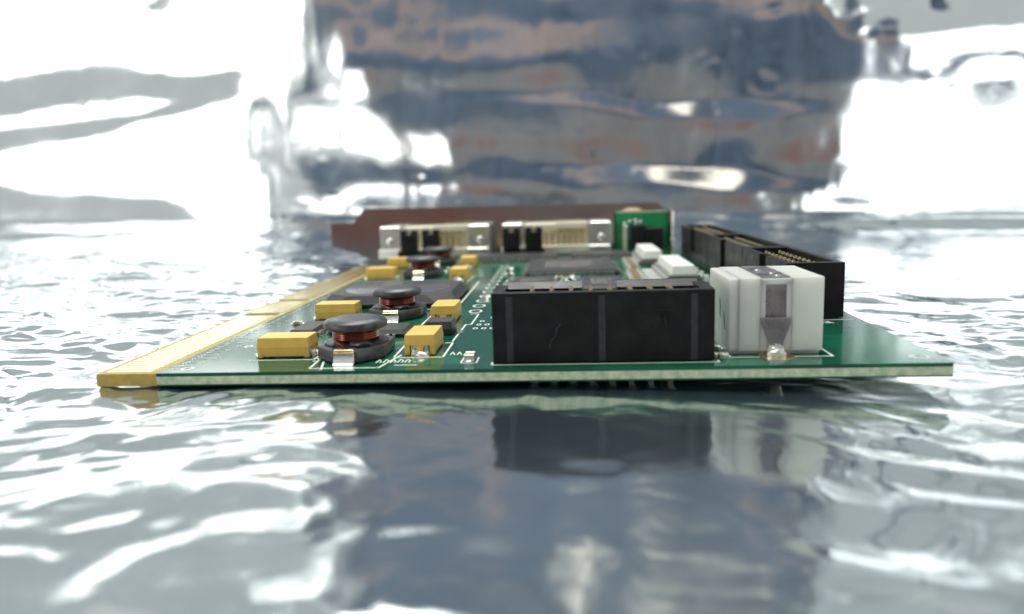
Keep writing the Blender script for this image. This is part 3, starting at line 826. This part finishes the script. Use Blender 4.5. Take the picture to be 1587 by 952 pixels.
# ---- cable sockets at the bracket
def cable_socket(x0, x1, label):
    y0, y1 = 152.5, 166.8
    o = MB().box(x0 + 6.8, x1 - 6.8, y0 + 4.0, y1, 0.3, 9.8, 0.2).box(x0 + 6.5, x1 - 6.5, y0 + 0.6, y0 + 4.02, 0.3, 3.0, 0.15).box(x0 + 17, x1 - 7.4, y0 + 2.6, y0 + 4.02, 8.2, 10.2, 0.15).build('cable_socket', 'cream', card, label=label)
    for e, (xa, xb) in enumerate(((x0, x0 + 6.6), (x1 - 6.6, x1))):
        q = MB().box(xa, xb, y0 + 1.2, y1, 0.2, 10.2, 0.25).build('end_block', 'shell', o)
        MB().box(xa - 0.4, xb - 0.3, y0 - 0.4, y0 + 1.6, 0.15, 3.0, 0.2).build('foot', 'white_plastic' if e == 0 else 'shell', o)
        MB().blob(((xa + xb) / 2 - 0.2 + 0.5 * e, y0 + 1.1, 5.4), (1.25, 0.7, 1.25), 3, 0.04).build('rivet', 'tin', o, smooth=True)
    n = int((x1 - x0 - 15) / 1.9)
    me = None
    for k in range(n):
        p_ = (x0 + 8.2 + k * 1.9, y0 + 2.4, 0)
        if me is None:
            po = MB().tube([(0, 0.0, 0.3), (0, 0.0, 6.6), (0, 0.5, 7.4), (0, 1.8, 7.8)], 0.34, 6).build('pin', 'brass', o, p_, smooth=True); me = po.data
        else:
            place('pin', me, None, o, p_)
cable_socket(0.8, 36.2, 'cream cable socket at the left of the bracket')
cable_socket(40.4, 74.8, 'cream cable socket at the middle of the bracket')

# ---- jumper caps on pin strips in front of the cable sockets
def jumpers(xs_, x0, x1, label):
    o = MB().box(x0, x1, 148.2, 151.4, 0.1, 2.5, 0.1).build('pin_strip', 'black_plastic', card, label=label)
    for x in xs_:
        j = MB().box(x - 2.65, x + 2.65, 147.6, 150.4, 2.55, 8.0, 0.15).box(x - 2.65, x - 0.7, 147.62, 150.38, 7.9, 9.3, 0.12).box(x + 0.7, x + 2.65, 147.62, 150.38, 7.9, 9.3, 0.12).build('jumper', 'black_plastic', o)
        for r_ in (-1, 1):
            MB().box(x - 0.3 + r_ * 0.35, x + 0.3 + r_ * 0.35, 148.7, 149.3, 8.0, 8.9).build('pin', 'tin', j)
jumpers((11.3, 18.2), 7.5, 24.0, 'black jumper strip in front of the left cable socket')
jumpers((43.6, 50.6), 41.0, 54.0, 'black jumper strip in front of the middle cable socket')

# ---- upright green module
mod = MB().box(77.0, 93.4, 160.2, 161.4, 0.4, 12.5, 0.05).build('upright_module', 'mask2', card, label='small green board standing upright next to the bracket')
MB().box(76.9, 93.5, 160.15, 161.45, 12.5, 12.75, 0.03).build('board_edge', 'laminate', mod)
MB().box(81.6, 86.2, 157.4, 160.15, 0.3, 8.6, 0.15).build('chip', 'black_plastic', mod)
MB().box(86.25, 91.6, 157.0, 160.15, 0.3, 7.6, 0.15).build('chip', 'black_plastic', mod)
MB().box(79.0, 80.3, 158.6, 160.15, 0.3, 8.4, 0.1).build('chip', 'cream', mod)
for k, (x, z) in enumerate(((79.6, 9.0), (80.4, 8.0), (81.2, 9.6), (83.0, 10.0), (84.6, 9.4), (83.2, 9.0), (79.4, 7.0))):
    MB().blob((x, 159.9, z), (0.5, 0.5, 0.5), k, 0.08).build('solder_joint', 'solder', mod, smooth=True)
MB().blob((82.5, 163.5, 12.6), (3.4, 1.6, 1.3), 2, 0.05).build('crystal_can', 'ceramic', card, smooth=True, label='tan rounded part just behind the upright green board')

# ------------------------------------------------------------------ unseen sheet added behind the camera, shaped to give the film its dark reflection
kz = np.linspace(-30, 1300, 150); ku = np.linspace(0, 1, 160)
KU, KZ = np.meshgrid(ku, kz)
KL = -285 - 260 * sstep(130, 190, KZ) + 18 * vnoise(KZ / 70, KZ * 0, 71)
KR = 520 + 1200 * sstep(182, 200, KZ) * (1 - sstep(238, 258, KZ)) + 120 * sstep(238, 258, KZ) + 22 * vnoise(KZ / 60, KZ * 0, 72)
KX = KL + (KR - KL) * KU
KY = -440 + 10 * np.sin(KX / 28) + 6 * vnoise(KX / 60, KZ / 120, 61)
cl = grid_mesh('reflected_stand_in', KX, KY, KZ, 'reflected_stand_in')
sm = cl.modifiers.new('thickness', 'SOLIDIFY'); sm.thickness = 0.002
cl['kind'] = 'structure'
cl['label'] = 'dark sheet added behind the camera as a stand-in for the photographer, mirrored in the film'
